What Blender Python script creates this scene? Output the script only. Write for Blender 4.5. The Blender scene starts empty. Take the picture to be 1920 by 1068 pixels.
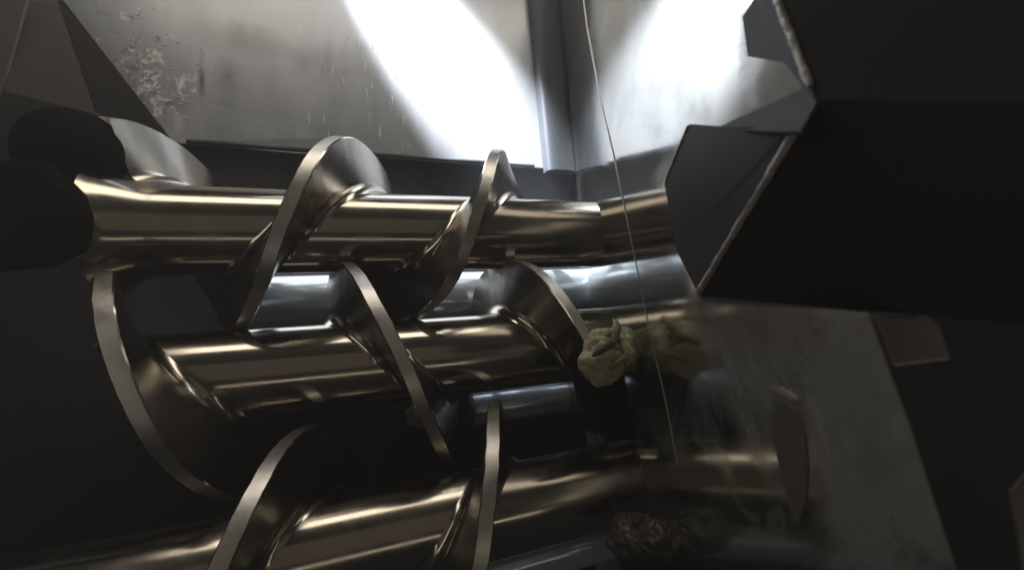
import bpy, math, random
import numpy as np
from mathutils import Matrix, Vector, noise

random.seed(4)
S = bpy.context.scene
C = S.collection
PI = math.pi

# ------------------------------------------------------------------ camera
FPX = 780.5                                   # focal length in pixels of a 1920 px wide frame
D = np.array([.93943, .03286, .34116])        # direction of the screws seen from the camera (right, up, forward)
D /= np.linalg.norm(D)
U = np.array([0., 1., .1]); U -= D * (U @ D); U /= np.linalg.norm(U)
Yv = -np.cross(U, D)
RW = np.array([D, Yv, U])                     # camera space (right, up, forward) -> world
CAM = np.array([0., 0., 1.2])

def ray(px, py):
    return RW @ np.array([(px - 960) / FPX, (534 - py) / FPX, 1.])
def at(px, py, w):
    return Vector(CAM + ray(px, py) * w)
def on_y(px, py, y):
    r = ray(px, py); return Vector(CAM + r * (y / r[1]))
EN = RW @ np.array([.9962, .0867, 0.])              # normal of the end panel
EK = .269
def on_end(px, py, off=0.):                          # where the pixel's ray meets the end panel (off: metres in front of it)
    r = ray(px, py); return Vector(CAM + r * ((EK - off) / (r @ EN)))
def plane_px(a, b, c):                               # pixel -> point on the plane through three points
    n = (b - a).cross(c - a)
    def f(px, py):
        r = Vector(ray(px, py)); return Vector(CAM) + r * ((a - Vector(CAM)).dot(n) / r.dot(n))
    return f

cd = bpy.data.cameras.new('camera'); cam = bpy.data.objects.new('camera', cd); C.objects.link(cam)
cd.sensor_width = 36; cd.lens = FPX / 1920 * 36; cd.clip_start = .01; cd.dof.use_dof = True; cd.dof.focus_distance = 1.05; cd.dof.aperture_fstop = 3.2; cd.clip_end = 200
cx, cy, cz = RW @ np.array([1, 0, 0]), RW @ np.array([0, 1, 0]), RW @ np.array([0, 0, -1.])
cam.matrix_world = Matrix(((cx[0], cy[0], cz[0], CAM[0]), (cx[1], cy[1], cz[1], CAM[1]), (cx[2], cy[2], cz[2], CAM[2]), (0, 0, 0, 1)))
S.camera = cam
S.view_settings.view_transform = 'Standard'; S.view_settings.look = 'None'
S.view_settings.exposure = 0; S.view_settings.gamma = 1

# ------------------------------------------------------------------ light
W = bpy.data.worlds.new('World'); S.world = W; W.use_nodes = True
W.node_tree.nodes['Background'].inputs[0].default_value = (.62, .6, .58, 1)
W.node_tree.nodes['Background'].inputs[1].default_value = .012

def lamp(name, kind, loc, target, energy, color, **kw):
    l = bpy.data.lights.new(name, kind); l.energy = energy; l.color = color
    for k, v in kw.items(): setattr(l, k, v)
    o = bpy.data.objects.new(name, l); C.objects.link(o)
    o.location = loc
    z = (Vector(loc) - Vector(target)).normalized()
    x = Vector((1, 0, 0)) - z * z.x
    if x.length < 1e-3: x = Vector((0, 1, 0))
    x.normalize(); y = z.cross(x)
    o.matrix_world = Matrix(((x.x, y.x, z.x, loc[0]), (x.y, y.y, z.y, loc[1]), (x.z, y.z, z.z, loc[2]), (0, 0, 0, 1)))
    return o

YA = [1.094, 1.071, .927]; ZA = [1.435, 1.111, .776]     # screw axes
YW = 1.352                                                # back panel plane
XE = .80                                                  # end panel plane
ZB = (on_y(330, 272, YW).z + on_y(1120, 320, YW).z) / 2   # lower edge of the back panel
Mx = .2
lamp('opening_light', 'AREA', (Mx, .62, 2.75), (Mx, 1.1, 1.3), 10.5, (1, .92, .80), shape='RECTANGLE', size=2.2, size_y=.42)
lamp('front_warm_fill', 'AREA', (Mx - .1, -.6, 1.62), (Mx, 1.1, 1.25), .65, (1, .84, .66), shape='RECTANGLE', size=2.4, size_y=1.2)  # added warm fill for the brown band reflected in the shafts
lamp('low_strip_fill', 'AREA', (Mx, -.1, .75), (Mx, 1.1, 1.2), .42, (1, .88, .72), shape='RECTANGLE', size=2.0, size_y=.05)  # added strip that draws the lower highlight line on the screws
lamp('left_strip_fill', 'AREA', (-1.15, .05, 1.65), (.1, 1.1, 1.2), 1.3, (1, .92, .82), shape='RECTANGLE', size=.10, size_y=1.5)  # added side strip that outlines the flight fillets with highlights
lamp('ridge_fill', 'AREA', (.06, 1.385, 1.46), (.06, 1.36, 1.27), 1.5, (.84, .91, 1), shape='RECTANGLE', size=.85, size_y=.22)  # added cool strip hidden behind the upper screw to brighten the ridge
_t = on_y(838, 120, YW); _f = on_y(600, -200, YW); _d = (_f - _t).normalized()
lamp('inspection_lamp', 'SPOT', _t + _d * 1.45 - Vector((0, .42, 0)), _t, 4300, (.86, .92, 1), spot_size=math.radians(18.5), spot_blend=.9, shadow_soft_size=.02)

# ------------------------------------------------------------------ materials
def mat(name, col, metal=1.0, rough=.2, rvar=.08, cvar=.12, nscale=6, stretch=(1, 1, 1), bump=0., bscale=60, dirt=0., dirtcol=(.1, .09, .07), dirtscale=4, spec=.5, aniso=0):
    m = bpy.data.materials.new(name); m.use_nodes = True
    nt = m.node_tree; N = nt.nodes; L = nt.links
    b = N['Principled BSDF']; b.inputs['Metallic'].default_value = metal
    b.inputs['Specular IOR Level'].default_value = spec
    tc = N.new('ShaderNodeTexCoord'); mp = N.new('ShaderNodeMapping'); mp.inputs['Scale'].default_value = stretch
    L.new(tc.outputs['Object'], mp.inputs['Vector'])
    n = N.new('ShaderNodeTexNoise'); n.inputs['Scale'].default_value = nscale; n.inputs['Detail'].default_value = 6; n.inputs['Roughness'].default_value = .6
    L.new(mp.outputs[0], n.inputs['Vector'])
    mr = N.new('ShaderNodeMapRange'); mr.inputs[1].default_value = .3; mr.inputs[2].default_value = .7
    mr.inputs[3].default_value = max(.02, rough - rvar); mr.inputs[4].default_value = rough + rvar
    L.new(n.outputs[0], mr.inputs[0]); rout = mr.outputs[0]
    mx = N.new('ShaderNodeMix'); mx.data_type = 'RGBA'
    mx.inputs[6].default_value = tuple(c * (1 - cvar) for c in col) + (1,); mx.inputs[7].default_value = tuple(min(1, c * (1 + cvar)) for c in col) + (1,)
    L.new(n.outputs[0], mx.inputs[0]); cout = mx.outputs[2]
    if dirt > 0:
        n2 = N.new('ShaderNodeTexNoise'); n2.inputs['Scale'].default_value = dirtscale; n2.inputs['Detail'].default_value = 9; n2.inputs['Roughness'].default_value = .65; n2.inputs['Distortion'].default_value = .6
        L.new(tc.outputs['Object'], n2.inputs['Vector'])
        r2 = N.new('ShaderNodeMapRange'); r2.inputs[1].default_value = .62 - dirt * .25; r2.inputs[2].default_value = .78 - dirt * .1; r2.inputs[4].default_value = min(1, dirt * 1.5)
        L.new(n2.outputs[0], r2.inputs[0])
        m2 = N.new('ShaderNodeMix'); m2.data_type = 'RGBA'; m2.inputs[7].default_value = dirtcol + (1,)
        L.new(r2.outputs[0], m2.inputs[0]); L.new(cout, m2.inputs[6]); cout = m2.outputs[2]
        mm = N.new('ShaderNodeMath'); mm.operation = 'MULTIPLY_ADD'; mm.inputs[1].default_value = .35
        L.new(r2.outputs[0], mm.inputs[0]); L.new(rout, mm.inputs[2]); rout = mm.outputs[0]
        m3 = N.new('ShaderNodeMath'); m3.operation = 'MULTIPLY_ADD'; m3.inputs[1].default_value = -.8 * metal; m3.inputs[2].default_value = metal
        L.new(r2.outputs[0], m3.inputs[0]); L.new(m3.outputs[0], b.inputs['Metallic'])
    L.new(cout, b.inputs['Base Color']); L.new(rout, b.inputs['Roughness'])
    if bump:
        nb = N.new('ShaderNodeTexNoise'); nb.inputs['Scale'].default_value = bscale; nb.inputs['Detail'].default_value = 5
        L.new(mp.outputs[0], nb.inputs['Vector'])
        bp = N.new('ShaderNodeBump'); bp.inputs['Strength'].default_value = bump; bp.inputs['Distance'].default_value = .01
        L.new(nb.outputs[0], bp.inputs['Height']); L.new(bp.outputs[0], b.inputs['Normal'])
    return m

M_SHAFT = mat('polished_screw_steel', (.48, .43, .355), rough=.165, rvar=.06, nscale=9, bump=.014, bscale=12, cvar=.12, dirt=.10, dirtcol=(.10, .075, .05), dirtscale=11)
M_RIM = mat('worn_rim_steel', (.60, .57, .52), rough=.36, rvar=.08, nscale=14, bump=.03, bscale=90, cvar=.15)
M_WALL = mat('satin_flight_steel', (.36, .33, .29), rough=.26, rvar=.04, nscale=4, bump=.008, bscale=20, cvar=.15)
M_RIDGE = mat('mirror_ridge_steel', (.74, .82, .95), metal=.45, rough=.2, rvar=.03, nscale=4, bump=.02, bscale=6)
M_BACK = mat('brushed_back_steel', (.37, .38, .395), metal=.5, rough=.36, rvar=.06, nscale=3, stretch=(3.5, 1, .8), bump=.035, bscale=22, cvar=.16)
M_END = mat('smeared_end_steel', (.56, .55, .51), metal=.97, rough=.11, rvar=.04, nscale=5, bump=.006, bscale=14, dirt=.3, dirtcol=(.10, .095, .08), dirtscale=3)
M_POST = mat('corner_post_steel', (.034, .037, .043), metal=0, rough=.5, spec=.3, rvar=.05, nscale=4, stretch=(1, 1, .3), bump=.03, bscale=20)
M_LOW = mat('shaded_trough_steel', (.020, .019, .019), metal=.2, rough=.4, rvar=.1)  # black copy of the trough steel, shade put into its colour
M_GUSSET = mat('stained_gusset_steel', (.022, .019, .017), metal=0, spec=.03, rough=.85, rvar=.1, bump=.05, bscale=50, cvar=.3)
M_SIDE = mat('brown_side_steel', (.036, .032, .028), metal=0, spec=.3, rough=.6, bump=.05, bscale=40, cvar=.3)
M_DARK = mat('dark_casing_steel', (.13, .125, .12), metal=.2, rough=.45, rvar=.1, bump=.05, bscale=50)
M_TROUGH = mat('lit_trough_steel', (.11, .11, .125), metal=.4, rough=.3, rvar=.1, bump=.04, bscale=20)  # lighter trough steel, bounced light put into its colour
M_GUARD = mat('dull_guard_steel', (.052, .048, .048), metal=0, spec=.10, dirt=.35, dirtcol=(.055, .05, .047), dirtscale=5, rough=.5, rvar=.06, bump=.03, bscale=120, cvar=.2, nscale=3)
M_WELD = mat('bare_weld_bead', (.50, .48, .45), metal=.5, rough=.5, rvar=.1, bump=.4, bscale=120, cvar=.3, nscale=40)
M_FLECK = mat('grease_and_glint', (.75, .74, .70), metal=0, rough=.3, spec=.8)  # grease, also the colour of the painted streak highlights
M_LENS = mat('dark_lens_reflection', (.09, .08, .068), metal=.0, rough=.5)  # dark colour standing in for a flight mirrored in the end panel
M_CREASE = mat('crease_metal', (.7, .69, .66), metal=.5, rough=.4)
M_GLINT = mat('painted_glint', (.55, .47, .33), metal=.6, rough=.3)  # pale colour standing in for a reflected highlight
M_CASE = mat('far_casing', (.02, .02, .022), metal=0, rough=.6)
M_DOUGH = mat('pale_dough', (.47, .42, .25), metal=0, rough=.45, cvar=.4, nscale=20, bump=.5, bscale=70)
M_GREEN = mat('cooked_leaf', (.24, .25, .12), metal=0, rough=.4, cvar=.35, nscale=30, bump=.5, bscale=60)
M_LEAF = mat('dark_leaf', (.07, .085, .035), metal=0, rough=.35, cvar=.4, nscale=40, bump=.4, bscale=60)
M_WET = mat('wet_dark_scrap', (.07, .062, .05), metal=0, rough=.22, cvar=.5, nscale=30, bump=.6, bscale=60)
M_BRACKET = mat('grey_bracket_steel', (.24, .235, .25), metal=.3, rough=.45)
M_BLACK = mat('black_rubber', (.005, .0045, .004), metal=0, rough=.8, spec=.04)
M_RED = mat('dark_red_seal', (.030, .008, .007), metal=0, rough=.55)
M_WIRE = mat('seam_metal', (.42, .40, .37), rough=.35)

def smear(m, patches):
    """dried light smears of their own shape: (centre, half sizes, tilt, colour, strength)"""
    nt = m.node_tree; N = nt.nodes; L = nt.links; b = N['Principled BSDF']
    tc = N.new('ShaderNodeTexCoord')
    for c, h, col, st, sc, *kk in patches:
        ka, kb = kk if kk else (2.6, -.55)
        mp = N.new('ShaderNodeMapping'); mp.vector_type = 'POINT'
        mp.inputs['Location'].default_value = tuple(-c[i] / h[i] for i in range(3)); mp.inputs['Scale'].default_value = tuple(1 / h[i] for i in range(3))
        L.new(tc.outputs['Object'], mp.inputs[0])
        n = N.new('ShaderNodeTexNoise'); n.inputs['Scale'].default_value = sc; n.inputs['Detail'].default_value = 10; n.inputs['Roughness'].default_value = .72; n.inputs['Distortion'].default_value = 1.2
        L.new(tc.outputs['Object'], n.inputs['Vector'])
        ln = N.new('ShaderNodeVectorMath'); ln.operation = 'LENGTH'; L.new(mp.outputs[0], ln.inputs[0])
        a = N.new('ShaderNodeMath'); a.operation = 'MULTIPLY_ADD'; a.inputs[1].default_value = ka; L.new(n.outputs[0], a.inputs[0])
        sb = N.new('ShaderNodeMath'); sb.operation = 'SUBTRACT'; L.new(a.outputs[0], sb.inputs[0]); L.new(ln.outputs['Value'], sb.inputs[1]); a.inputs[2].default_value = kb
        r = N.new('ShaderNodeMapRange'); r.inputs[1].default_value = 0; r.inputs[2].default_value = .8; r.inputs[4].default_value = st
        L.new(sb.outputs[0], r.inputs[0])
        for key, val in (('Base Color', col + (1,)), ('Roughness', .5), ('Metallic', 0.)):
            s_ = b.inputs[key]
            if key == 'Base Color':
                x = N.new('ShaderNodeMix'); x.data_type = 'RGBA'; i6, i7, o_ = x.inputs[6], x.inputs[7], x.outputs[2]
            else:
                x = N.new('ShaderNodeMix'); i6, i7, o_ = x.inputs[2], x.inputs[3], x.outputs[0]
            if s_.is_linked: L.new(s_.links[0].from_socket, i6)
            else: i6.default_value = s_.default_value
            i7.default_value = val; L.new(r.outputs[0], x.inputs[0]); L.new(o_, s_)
_hl = Vector((0, YW, .2))
def _pc(px, py): return on_y(px, py, YW) - _hl
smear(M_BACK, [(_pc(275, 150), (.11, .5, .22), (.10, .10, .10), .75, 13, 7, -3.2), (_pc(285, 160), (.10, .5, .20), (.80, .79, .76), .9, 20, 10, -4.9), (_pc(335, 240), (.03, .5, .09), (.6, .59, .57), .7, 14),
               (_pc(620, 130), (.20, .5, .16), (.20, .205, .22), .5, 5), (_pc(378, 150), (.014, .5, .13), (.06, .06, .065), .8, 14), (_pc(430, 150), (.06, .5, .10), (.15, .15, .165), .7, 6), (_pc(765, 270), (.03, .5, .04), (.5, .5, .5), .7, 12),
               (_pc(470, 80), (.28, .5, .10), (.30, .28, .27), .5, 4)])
def _pe(px, py): return on_end(px, py) - _hl
smear(M_END, [(_pe(1640, 860), (.5, .17, .34), (.15, .145, .125), .93, 3.5), (_pe(1400, 90), (.5, .028, .16), (.34, .32, .27), .5, 12),
              (_pe(1400, 700), (.5, .20, .20), (.13, .125, .108), .72, 5)])

# ------------------------------------------------------------------ helpers
def mesh_obj(name, verts, faces, m, parent=None, smooth=False, mats=None, fmat=None, loc=None):
    loc = Vector(loc) if loc is not None else (parent_loc(parent) if parent else Vector((0, 0, 0)))
    me = bpy.data.meshes.new(name)
    me.from_pydata([tuple(Vector(v) - loc) for v in verts], [], faces)
    for mm in (mats or [m]): me.materials.append(mm)
    if fmat is not None: me.polygons.foreach_set('material_index', fmat)
    if smooth: me.polygons.foreach_set('use_smooth', [True] * len(faces))
    me.update()
    o = bpy.data.objects.new(name, me); C.objects.link(o)
    if parent is not None: o.parent = parent; o.location = (0, 0, 0)
    else: o.location = loc
    return o
def parent_loc(p):
    l = Vector(p.location)
    while p.parent: p = p.parent; l += Vector(p.location)
    return l
def thing(name, label, cat, loc, group=None):
    o = bpy.data.objects.new(name, None); o.empty_display_size = .05; C.objects.link(o)
    o.location = loc; tag(o, label, cat, group); return o
def tag(o, label, cat, group=None):
    o['label'] = label; o['category'] = cat
    if group: o['group'] = group
def bevel(o, w=.003, seg=2, angle=.6):
    b = o.modifiers.new('bevel', 'BEVEL'); b.width = w; b.segments = seg; b.limit_method = 'ANGLE'; b.angle_limit = angle
    return o
def slab(name, pts, thick, m, parent, bw=.002, nrm=None):
    """planar polygon given in world points, extruded away from the camera side by thick"""
    n = nrm
    if n is None:
        n = (pts[1] - pts[0]).cross(pts[2] - pts[0]).normalized()
        if n.dot(pts[0] - Vector(CAM)) < 0: n = -n
    k = len(pts); v = [Vector(p) for p in pts] + [Vector(p) + n * thick for p in pts]
    f = [list(range(k)), list(range(2 * k - 1, k - 1, -1))] + [[i, k + i, k + (i + 1) % k, (i + 1) % k] for i in range(k)]
    f = [list(reversed(q)) for q in f]
    o = mesh_obj(name, v, f, m, parent)
    return bevel(o, bw) if bw else o
def box(name, c, s, m, parent, bw=.003):
    v = [(c[0] + s[0] / 2 * i, c[1] + s[1] / 2 * j, c[2] + s[2] / 2 * k) for i in (-1, 1) for j in (-1, 1) for k in (-1, 1)]
    f = [(0, 1, 3, 2), (4, 6, 7, 5), (0, 4, 5, 1), (2, 3, 7, 6), (0, 2, 6, 4), (1, 5, 7, 3)]
    o = mesh_obj(name, v, f, m, parent); return bevel(o, bw) if bw else o
def revolve(name, x_r, y, z, m, parent, seg=96, sharp=True):
    """profile of (x, r) turned round the X-parallel axis (y, z)"""
    v = []; f = []; n = len(x_r)
    for i in range(seg):
        a = 2 * PI * i / seg
        v += [(x, y - math.cos(a) * r, z + math.sin(a) * r) for x, r in x_r]
    for i in range(seg):
        j = (i + 1) % seg
        f += [(i * n + k, j * n + k, j * n + k + 1, i * n + k + 1) for k in range(n - 1)]
    o = mesh_obj(name, v, f, m, parent, smooth=True)
    return o
def sharp_by_angle(o, deg=35):
    import bmesh
    bm = bmesh.new(); bm.from_mesh(o.data); 
    bmesh.ops.recalc_face_normals(bm, faces=bm.faces)
    for e in bm.edges:
        if len(e.link_faces) == 2 and e.calc_face_angle(0) > math.radians(deg): e.smooth = False
    bm.to_mesh(o.data); bm.free(); return o
def tube(name, pts, radii, m, parent, seg=10, jitter=0):
    v = []; f = []; n = len(pts)
    for i, p in enumerate(pts):
        t = (pts[min(i + 1, n - 1)] - pts[max(i - 1, 0)]).normalized()
        a = t.cross(Vector((0, 1, 0))); a = a if a.length > .1 else t.cross(Vector((1, 0, 0))); a.normalize(); b = t.cross(a)
        for k in range(seg):
            r = radii[i] * (1 + random.uniform(-jitter, jitter)); q = 2 * PI * k / seg
            v.append(p + a * math.cos(q) * r + b * math.sin(q) * r)
    for i in range(n - 1):
        f += [(i * seg + k, i * seg + (k + 1) % seg, (i + 1) * seg + (k + 1) % seg, (i + 1) * seg + k) for k in range(seg)]
    f += [list(range(seg))[::-1], [(n - 1) * seg + k for k in range(seg)]]
    return sharp_by_angle(mesh_obj(name, v, f, m, parent, smooth=True), 60)

# ------------------------------------------------------------------ screws
X700 = [.034, .022, .007]
def screw(i, label, r, R, sgn, spacing, slope, phases, x0, x1, t=.0165, fr=.027, tr=.005, starts=None, twist={}):
    y, z = YA[i], ZA[i]
    root = thing('feed_screw', label, 'auger screw', (x0, y, z - R), 'intermeshing feed screws')
    fl_ = [(x0, r + .045)] + [(x0 + .09 * q / 8, r + .045 * (1 - q / 8) ** 2.2) for q in range(1, 9)] if i == 0 else [(x0, r - .004), (x0 + .004, r)]
    sh = revolve('shaft', [(x0, 0)] + fl_ + [ (x1 - .002, r), (x1, r - .002), (x1, 0)], y, z, M_SHAFT, root, 160)
    sharp_by_angle(sh)
    b = .0025
    t_ = t + tr
    prof = [(-t_ - fr, r - .0006, 0)]
    for k in range(1, 9):
        a = PI / 2 * k / 8
        prof.append((-t_ - fr + math.sin(a) * fr * (1 + .0 * k), r + fr - math.cos(a) * fr, 0))
    prof[-1] = prof[-1][:2] + (2,)
    prof += [(-t * .92, R - b, 2), (-t * .92 + b, R, 1)]
    prof = prof + [(-a, q, s) for a, q, s in reversed(prof)]
    n = len(prof)
    amp = (slope - spacing) / (2 * PI)
    for j, ph in enumerate(phases):
        sp_, sl_ = twist.get(j, (slope, slope)); amp = (sl_ - sp_) / (2 * PI)
        a0, a1 = (-PI * .9, PI * .9)
        if starts and starts.get(j): a0, a1 = starts[j]
        K = int(150 * (a1 - a0) / (2 * PI))
        v = []; f = []; fm = []
        for s in range(K + 1):
            th = a0 + (a1 - a0) * s / K
            xc = X700[i] + ph + sgn * (sp_ * th / (2 * PI) + amp * math.sin(th))
            wob = .0014 * noise.noise(Vector((th * 9, j, i))) + .0012 * math.sin(th * 3 + j * 2.1) + .0008 * math.sin(th * 7 + i)
            for a, q, _ in prof:
                v.append((xc + a + (wob if q > r + fr else 0), y - math.cos(th) * q, z + math.sin(th) * q))
        for s in range(K):
            for k in range(n - 1):
                f.append((s * n + k, s * n + k + 1, (s + 1) * n + k + 1, (s + 1) * n + k)); fm.append(1 if prof[k][2] == prof[k + 1][2] == 1 else 2 if prof[k][2] == prof[k + 1][2] == 2 else 0)
        f.append(list(range(n))); fm.append(0); f.append([K * n + k for k in range(n)][::-1]); fm.append(0)
        o = mesh_obj('flight', v, f, None, root, smooth=True, mats=[M_SHAFT, M_RIM, M_WALL], fmat=fm)
        sharp_by_angle(o, 30)
    return root

s1 = screw(0, 'uppermost polished steel screw, just below the glaring back panel', .099, .225, 1, .375, .53, [-.61, -.16, .215], -.485, XE + .1, starts={0: (PI * .36, PI * 1.1)}, twist={0: (.60, .60), 1: (.60, .53), 2: (.72, .50)}, tr=.012)
s2 = screw(1, 'middle polished steel screw whose flights lean left, ending beside pale dough', .100, .245, -1, .415, .57, [-.367, .055, .464], -.42, XE + .1, starts={0: (-PI * .9, PI * .36)}, twist={0: (.40, .57), 1: (.34, .57), 2: (.30, .57)})
s3 = screw(2, 'lowest and nearest polished steel screw, cut off by the bottom edge', .094, .233, 1, .39, .47, [-.241, .152], -1.0, XE + .1)

# ------------------------------------------------------------------ housing
hous = thing('machine_housing', 'steel housing of the mixing trough, with glaring back panel and mirror-like end panel', 'machine housing', (0, YW, .2))
ZT = 2.6
# back panel, slightly curled lower lip
XL = on_y(330, 272, YW).x
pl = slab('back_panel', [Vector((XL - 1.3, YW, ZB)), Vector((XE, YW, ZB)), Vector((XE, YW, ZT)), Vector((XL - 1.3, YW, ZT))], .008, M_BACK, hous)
# recessed trough behind the screws, lower panel painted dark for shade
slab('trough_strip', [Vector((-.9, YW + .10, ZB - .13)), Vector((XE, YW + .10, ZB - .13)), Vector((XE, YW + .10, ZB + .05)), Vector((-.9, YW + .10, ZB + .05))], .008, M_TROUGH, hous)
slab('trough_panel', [Vector((-1.9, YW + .11, -.2)), Vector((XE, YW + .11, -.2)), Vector((XE, YW + .11, ZB - .1)), Vector((-1.9, YW + .11, ZB - .1))], .008, M_LOW, hous)
# end panel: reaches from behind the back panel to close beside the camera
EV = Vector(EN)
def end_pt(px, py, off=0.): return on_end(px, py, off)
eb = []                                              # far edge, where it meets the back panel
for z in (ZT, .1):
    yy = YW + .12; xx = (EK + CAM[2] * EN[2] - EN[1] * yy - EN[2] * z) / EN[0]
    eb.append(Vector((xx, yy, z)))
slab('end_panel', [eb[0], eb[1], end_pt(1830, 1200), end_pt(1790, 1068), end_pt(1705, 800), end_pt(1625, 586), end_pt(1325, 566), end_pt(1345, 525), end_pt(1520, 196), end_pt(1500, 150), end_pt(1480, -500)], .0015, M_END, hous, nrm=EV)
def x_end(y, z): return (EK + CAM[2] * EN[2] - EN[1] * y - EN[2] * z) / EN[0]
# corner post, half round, standing in the corner
def post():
    v = []; n = 28
    za, zb = ZB - .02, ZT
    hw = .060
    for z in (za, zb):
        c = x_end(YW - .03, z) - hw + .004
        for k in range(n + 1):
            a = PI * k / n
            v.append((c - math.cos(a) * hw, YW - .002 - max(0, math.sin(a)) ** .35 * .05, z))
    f = [(k, k + 1, n + 2 + k, n + 1 + k) for k in range(n)]
    f.append(list(range(n + 1))); f.append([n + 1 + k for k in range(n + 1)][::-1])
    return sharp_by_angle(mesh_obj('corner_post', v, f, M_POST, hous, smooth=True), 60)
post()
# seam on the end panel
sp = [on_end(*q, .001) for q in ((1086, -60), (1100, 50), (1124, 180), (1150, 290), (1183, 450), (1217, 620), (1245, 740), (1270, 870))]
tube('seam', sp, [.0007 + .0006 * (i < 4) for i in range(len(sp))], M_WIRE, hous, 6)
# left gusset plates
A = on_y(330, 272, YW - .003); B = on_y(118, 0, YW - .003)
n1 = at(180, 215, 1.0); n2 = at(108, 0, .99); B2 = on_y(80, -50, YW - .003); n3 = at(90, -60, 1.13)
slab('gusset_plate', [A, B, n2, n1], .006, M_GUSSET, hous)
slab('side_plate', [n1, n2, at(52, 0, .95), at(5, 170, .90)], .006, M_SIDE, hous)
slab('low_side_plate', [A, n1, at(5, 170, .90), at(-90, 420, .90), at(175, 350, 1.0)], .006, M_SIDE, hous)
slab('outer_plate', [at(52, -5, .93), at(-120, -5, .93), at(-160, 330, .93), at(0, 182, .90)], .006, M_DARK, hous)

# ridges of the trough between the screws
def ridge(label, px0, py0, px1, py1, y, r, x0, x1):
    c = on_y(px1, py1, y)
    o = revolve('ridge_bar', [(x0, 0), (x0, r - .003), (x0 + .003, r), (x1 - .003, r), (x1, r - .003), (x1, 0)], y, c.z, M_RIDGE, None)
    return o
r1 = ridge('', 0, 0, 800, 556, 1.36, .078, -.34, XE + .05)
tag(r1, 'bluish mirror-polished bar behind and between the upper and middle screws', 'polished bar', 'polished bars behind the screws')
r2 = ridge('', 0, 0, 1060, 742, 1.25, .05, .30, XE + .05)
tag(r2, 'short bright bar behind and between the middle and lowest screws, left of the dark block', 'polished bar', 'polished bars behind the screws')
r3 = ridge('', 0, 0, 1010, 1045, .98, .045, .1, XE + .05)
tag(r3, 'bright bar under the lowest screw at the bottom edge', 'polished bar', 'polished bars behind the screws')

# ------------------------------------------------------------------ guard plates, right foreground
gd = thing('guard_plate', 'large dark folded steel guard with pale weld beads, right foreground', 'machine guard', at(1600, 600, .5))
J0, J1 = at(1528, 188, .325), at(1312, 556, .53)
G = plane_px(J0, J1, at(1920, 600, .31)); G2 = plane_px(J0, G(1920, 200), at(1455, -40, .37))
FL = plane_px(J0, J1, at(1268, 345, .575))
slab('lower_flap', [FL(1292, 233), FL(1345, 237), FL(1500, 236), J0, J1, FL(1268, 470), FL(1246, 345)], .004, M_GUARD, gd, 0)
slab('main_plate', [J0, G(2300, 200), G(2300, 640), J1], .006, M_GUARD, gd, 0)
slab('upper_plate', [G2(1440, -90), G2(2300, -90), G(2300, 200), J0], .006, M_GUARD, gd, 0)
UF = plane_px(J0, G2(1440, -60), at(1370, 66, .48))
slab('upper_flap', [G2(1436, -90), J0, UF(1470, 118), UF(1402, 106), UF(1370, 66), UF(1425, -20), UF(1440, -90)][:6] + [UF(1431, -90)], .004, M_GUARD, gd, 0)
TG = plane_px(J0, at(1345, 236, .52), at(1420, 178, .47))
slab('tongue', [TG(1340, 240), TG(1352, 212), TG(1363, 201), TG(1376, 192), TG(1396, 184), TG(1420, 178), TG(1448, 164), TG(1472, 152), TG(1500, 160), TG(1526, 166), TG(1532, 190), TG(1500, 248), TG(1346, 244)], .004, M_GUARD, gd, 0)
def bead(a, b, r0, r1, k=26):
    pts = [a.lerp(b, i / k) + Vector((random.uniform(-1, 1), 0, random.uniform(-1, 1))) * .0006 for i in range(k + 1)]
    return tube('weld_bead', pts, [(r0 + (r1 - r0) * i / k) * (.85 + .3 * random.random()) for i in range(k + 1)], M_WELD, gd, 8, .12)
bead(G2(1450, -40) - EV * .004, G2(1526, 160) - EV * .003, .0030, .0030)
bead(G(1525, 208) - EV * .005, G(1316, 548) - EV * .005, .0032, .0036)
bead(FL(1290, 236), FL(1247, 340), .0016, .0020, 12)

# bracket on the right
br = thing('bracket_block', 'grey rounded steel bracket block below the guard plate, right side', 'bracket', at(1700, 680, .38))
slab('block', [at(1640, 588, .36), at(1748, 592, .36), at(1766, 606, .36), at(1790, 676, .36), at(1676, 690, .36)], .04, M_BRACKET, br, .004)


# raised lower lip and crease of the back panel
YL = YW - .004
def lipp(px, py, d): return on_y(px, py, YW - d)
def prism(name, front, back, m, parent, bw=.0015):
    k = len(front); v = list(front) + list(back)
    f = [list(range(k))[::-1], list(range(k, 2 * k))] + [[i, (i + 1) % k, k + (i + 1) % k, k + i] for i in range(k)]
    o = mesh_obj(name, v, f, m, parent); 
    sharp_by_angle(o, 30)
    return bevel(o, bw) if bw else o
prism('crease_plate', [lipp(334, 268, .003), lipp(392, 196, .002), lipp(600, 258, .008), lipp(770, 300, .005), lipp(560, 288, .011)],
      [lipp(334, 268, .001), lipp(392, 196, .001), lipp(600, 262, .001), lipp(770, 300, .001), lipp(560, 288, .001)], M_BACK, hous)
e0, e1 = on_y(352, 277, YW), on_y(1000, 312, YW)
tube('panel_lip', [Vector((e0.x + (e1.x - e0.x) * q, YW - .006 - .002 * math.sin(q * 17), ZB + .004)) for q in [i / 20 for i in range(21)]], [.006 + .0015 * math.sin(i * 1.3) for i in range(21)], M_POST, hous, 10)
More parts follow.
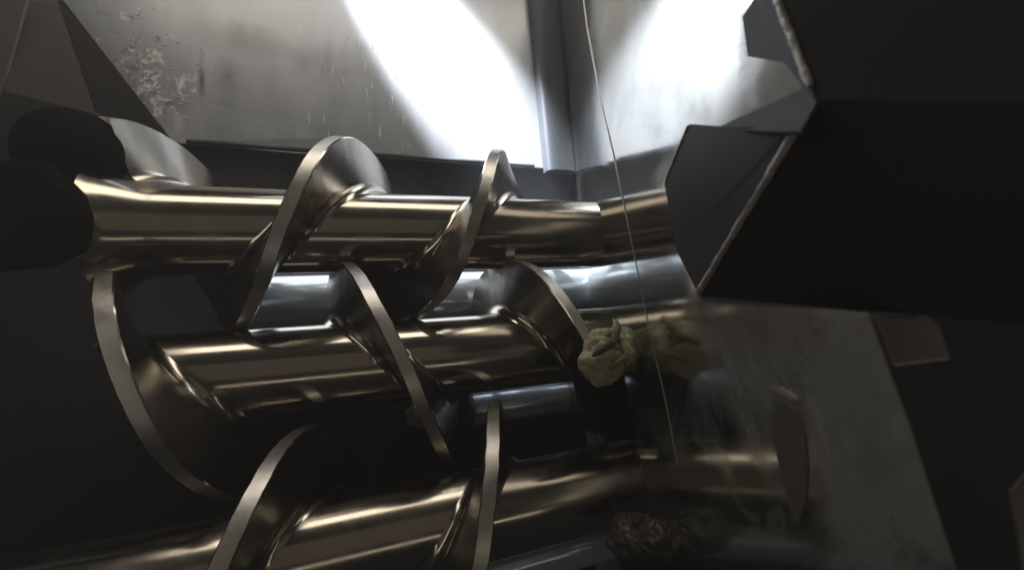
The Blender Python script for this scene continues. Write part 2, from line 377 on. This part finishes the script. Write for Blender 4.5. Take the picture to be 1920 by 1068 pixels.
# crumbs, grease flecks and painted streak highlights on the back panel
fl = []
ff = []
for k in range(110):
    gx, gy = random.gauss(300, 40), random.gauss(150, 55)
    if k > 75: gx, gy = random.uniform(560, 790), random.uniform(60, 280)  # upright slivers imitate highlights on the brushed steel
    if gx < 215 + (gy - 130) * .75: continue
    c = on_y(gx, gy, YW - .0008); big = k > 75; a = random.uniform(0, PI); l = random.uniform(.002, .009) if k <= 75 else random.uniform(.008, .028); w_ = random.uniform(.0006, .002)
    if k > 75: a = PI / 2 + random.uniform(-.15, .15)
    ux, uz = math.cos(a), math.sin(a)
    b0 = len(fl)
    for q in range(6):
        t_ = 2 * PI * q / 6; p = math.cos(t_) * l * random.uniform(.7, 1.2); r_ = math.sin(t_) * w_ * random.uniform(.6, 1.3)
        fl.append(c + Vector((ux * p - uz * r_, 0, uz * p + ux * r_)))
    fl.append(c - Vector((0, random.uniform(.0008, .0025), 0)))
    ff += [(b0 + q, b0 + (q + 1) % 6, b0 + 6) for q in range(6)]
g = mesh_obj('grease_and_glint_flecks', fl, ff, M_FLECK, hous, smooth=True); g['kind'] = 'stuff'
# dark block beside the end panel, below the middle screw
slab('bearing_block', [at(1102, 700, .93), at(1152, 690, .95), at(1172, 700, .97), at(1192, 825, .95), at(1124, 815, .92)], .12, M_BLACK, hous, .006)
slab('lens_reflection', [on_end(x, y, .0012) for x, y in ((1455, 742), (1448, 790), (1455, 850), (1472, 920), (1496, 985), (1510, 940), (1514, 870), (1508, 810), (1490, 765))], .001, M_LENS, hous, 0)  # mirrored flight face, painted as a dark inlay
slab('bright_glint', [on_end(1468 + 24 * math.cos(q * PI / 8) - 4 * math.sin(q * PI / 8), 736 + 13 * math.cos(q * PI / 8) + 4 * math.sin(q * PI / 8), .0016) for q in range(16)], .0012, M_GLINT, hous, 0)  # painted highlight above the mirrored flight face
# small plate with a bolt hole, lower left
lp = slab('bolt_plate', [at(196, 842, 1.06), at(300, 838, 1.06), at(352, 886, 1.06), at(300, 905, 1.06), at(184, 900, 1.06)], .01, M_SIDE, hous, .002)
slab('plate_fragment', [at(345, 525, 1.32), at(408, 517, 1.32), at(414, 556, 1.32), at(340, 562, 1.32)], .01, M_TROUGH, hous, .002)
slab('scraper_tip', [at(758, 770, 1.10), at(776, 756, 1.10), at(812, 792, 1.08), at(838, 800, 1.08), at(800, 806, 1.09), at(764, 796, 1.10)], .012, M_BRACKET, hous, .002)
slab('right_shelf', [at(1896, 925, .30), at(1960, 850, .30), at(1960, 1100, .30), at(1925, 1100, .30), at(1912, 1010, .30)], .004, M_DARK, hous, .002)
slab('right_casing', [at(1600, 540, .80), at(2600, 540, .80), at(2600, 1500, .80), at(1700, 1500, .80)], .02, M_CASE, hous, 0)

# bearing cap at the left end of the upper screw
bc = thing('bearing_cap', 'round black bearing cap over the left end of the upper screw', 'bearing cap', at(140, 350, .95))
def puck(name, px, py, w, r, h, m, parent, seg=48):
    c = at(px, py, w); ax = (c - Vector(CAM)).normalized(); ax = (ax + Vector((-.25, .25, 0))).normalized()
    a = ax.cross(Vector((0, 0, 1))).normalized(); b = ax.cross(a)
    pr = [(0, 0), (r * .3, .004), (r * .6, .018), (r * .85, .04), (r * .97, .065), (r, .09), (r, h + .09)]
    v = []; f = []; n = len(pr)
    for i in range(seg):
        q = 2 * PI * i / seg
        v += [c + ax * z + (a * math.cos(q) + b * math.sin(q)) * rr for rr, z in pr]
    for i in range(seg):
        j = (i + 1) % seg
        f += [(i * n + k, i * n + k + 1, j * n + k + 1, j * n + k) for k in range(n - 1)]
    return sharp_by_angle(mesh_obj(name, v, f, m, parent, smooth=True), 40)
puck('cap', 146, 278, .76, .080, .10, M_BLACK, bc)
slab('shade_block', [at(-200, 300, .70), at(60, 292, .70), at(118, 352, .70), at(134, 400, .70), at(128, 470, .70), at(60, 500, .70), at(-200, 520, .70)], .05, M_BLACK, bc, .02)  # black block added where the shaft fades into shadow

puck('bolt_hole', 275, 864, 1.05, .009, .004, M_BLACK, hous, 16)

# ------------------------------------------------------------------ food scraps caught by the screws
def lump(name, label, cat, c, size, m, seed, sub=5, amp=.35, freq=2.2):
    import bmesh
    bm = bmesh.new(); bmesh.ops.create_icosphere(bm, subdivisions=sub, radius=1)
    off = Vector((seed * 3.1, seed * 1.7, seed))
    for v in bm.verts:
        p = v.co.copy()
        d = amp * noise.noise(p * freq * .6 + off) + amp * .8 * (.5 - abs(noise.noise(p * freq + off * 2))) + amp * .25 * (.4 - abs(noise.noise(p * freq * 2.7 + off))) + .03 * noise.noise(p * freq * 8)
        q = p * (1 + d)
        v.co = Vector((q.x * size[0], q.y * size[1], q.z * size[2]))
    for f in bm.faces: f.smooth = True
    me = bpy.data.meshes.new(name); bm.to_mesh(me); bm.free(); me.materials.append(m)
    o = bpy.data.objects.new(name, me); C.objects.link(o)
    if cat: o.location = c; tag(o, label, cat)
    return o
def leafy(c, a, b, wid, curl, m, parent, k=10):
    """curved torn leaf from a to b (world), wid wide"""
    v = []; f = []
    ax = (b - a); side = ax.cross(Vector((.2, 1, .1))).normalized()
    for i in range(k + 1):
        t = i / k; p = a + ax * t + Vector((0, -curl * math.sin(t * PI), curl * .5 * math.sin(t * PI)))
        ww = wid * (math.sin(t * PI) ** .5 * .9 + .1)
        for j in range(5):
            u = (j - 2) / 2
            v.append(p + side * u * ww + Vector((0, abs(u) * wid * .5 + .0015 * math.sin(i * 2.1 + j * 1.7), 0)))
    f = [(i * 5 + j, i * 5 + j + 1, i * 5 + j + 6, i * 5 + j + 5) for i in range(k) for j in range(4)]
    o = mesh_obj('leaf', v, f, m, parent, smooth=True)
    so = o.modifiers.new('thickness', 'SOLIDIFY'); so.thickness = .0012
    return o
WL = .90
dg = thing('food_scrap', 'pale torn dough with green leaf shreds at the right end of the middle screw', 'food scrap', at(1140, 700, WL))
def part_lump(px, py, w, size, m, seed, nm, **k):
    o = lump(nm, '', None, None, size, m, seed, **k); o.parent = dg; o.location = at(px, py, w) - dg.location; return o
part_lump(1138, 664, WL, (.052, .036, .050), M_DOUGH, 6, 'dough', amp=.42, freq=1.9)
part_lump(1170, 652, WL + .03, (.040, .03, .040), M_GREEN, 5, 'leaf_wad', sub=4, amp=.4)
part_lump(1160, 622, WL + .03, (.016, .014, .017), M_GREEN, 8, 'leaf_tip', sub=3)
leafy(None, at(1122, 650, WL - .03), at(1172, 660, WL - .02), .011, .012, M_GREEN, dg)
leafy(None, at(1150, 622, WL - .01), at(1172, 690, WL - .02), .009, .010, M_LEAF, dg)
leafy(None, at(1128, 640, WL - .01), at(1160, 628, WL), .010, .012, M_LEAF, dg)
leafy(None, at(1112, 668, WL - .045), at(1156, 640, WL - .03), .008, .010, M_LEAF, dg)
leafy(None, at(1140, 690, WL - .04), at(1180, 668, WL - .02), .007, .008, M_GREEN, dg)
leafy(None, at(1158, 600, WL + .0), at(1150, 644, WL - .035), .010, .010, M_GREEN, dg)
l2 = lump('food_scrap', 'dark wet crumpled food scrap near the bottom edge beside the end panel', 'food scrap', at(1186, 1002, .84), (.046, .036, .036), M_WET, 11, amp=.4)

# ------------------------------------------------------------------ thin haze volume added to imitate a lens veil
import bmesh
bm = bmesh.new(); bmesh.ops.create_cube(bm, size=1)
for v in bm.verts: v.co = Vector((v.co.x * 5, v.co.y * 4.2, v.co.z * 4.6))
me = bpy.data.meshes.new('haze'); bm.to_mesh(me); bm.free()
hz = bpy.data.objects.new('haze', me); C.objects.link(hz); hz.location = (.2, .6, 1.0); hz['kind'] = 'stuff'; hz['label'] = 'thin pale haze added as a lens veil around the screws'
m = bpy.data.materials.new('lens_veil'); m.use_nodes = True; nt = m.node_tree
nt.nodes.remove(nt.nodes['Principled BSDF'])
pv = nt.nodes.new('ShaderNodeVolumePrincipled'); pv.inputs['Density'].default_value = .10; pv.inputs['Color'].default_value = (.9, .93, 1, 1); pv.inputs['Anisotropy'].default_value = .2
nt.links.new(pv.outputs[0], nt.nodes['Material Output'].inputs['Volume']); me.materials.append(m)

l3 = lump('food_scrap', 'low dark shred of food just right of the crumpled dark scrap', 'food scrap', at(1238, 1010, .80), (.040, .03, .030), M_WET, 17, amp=.45)
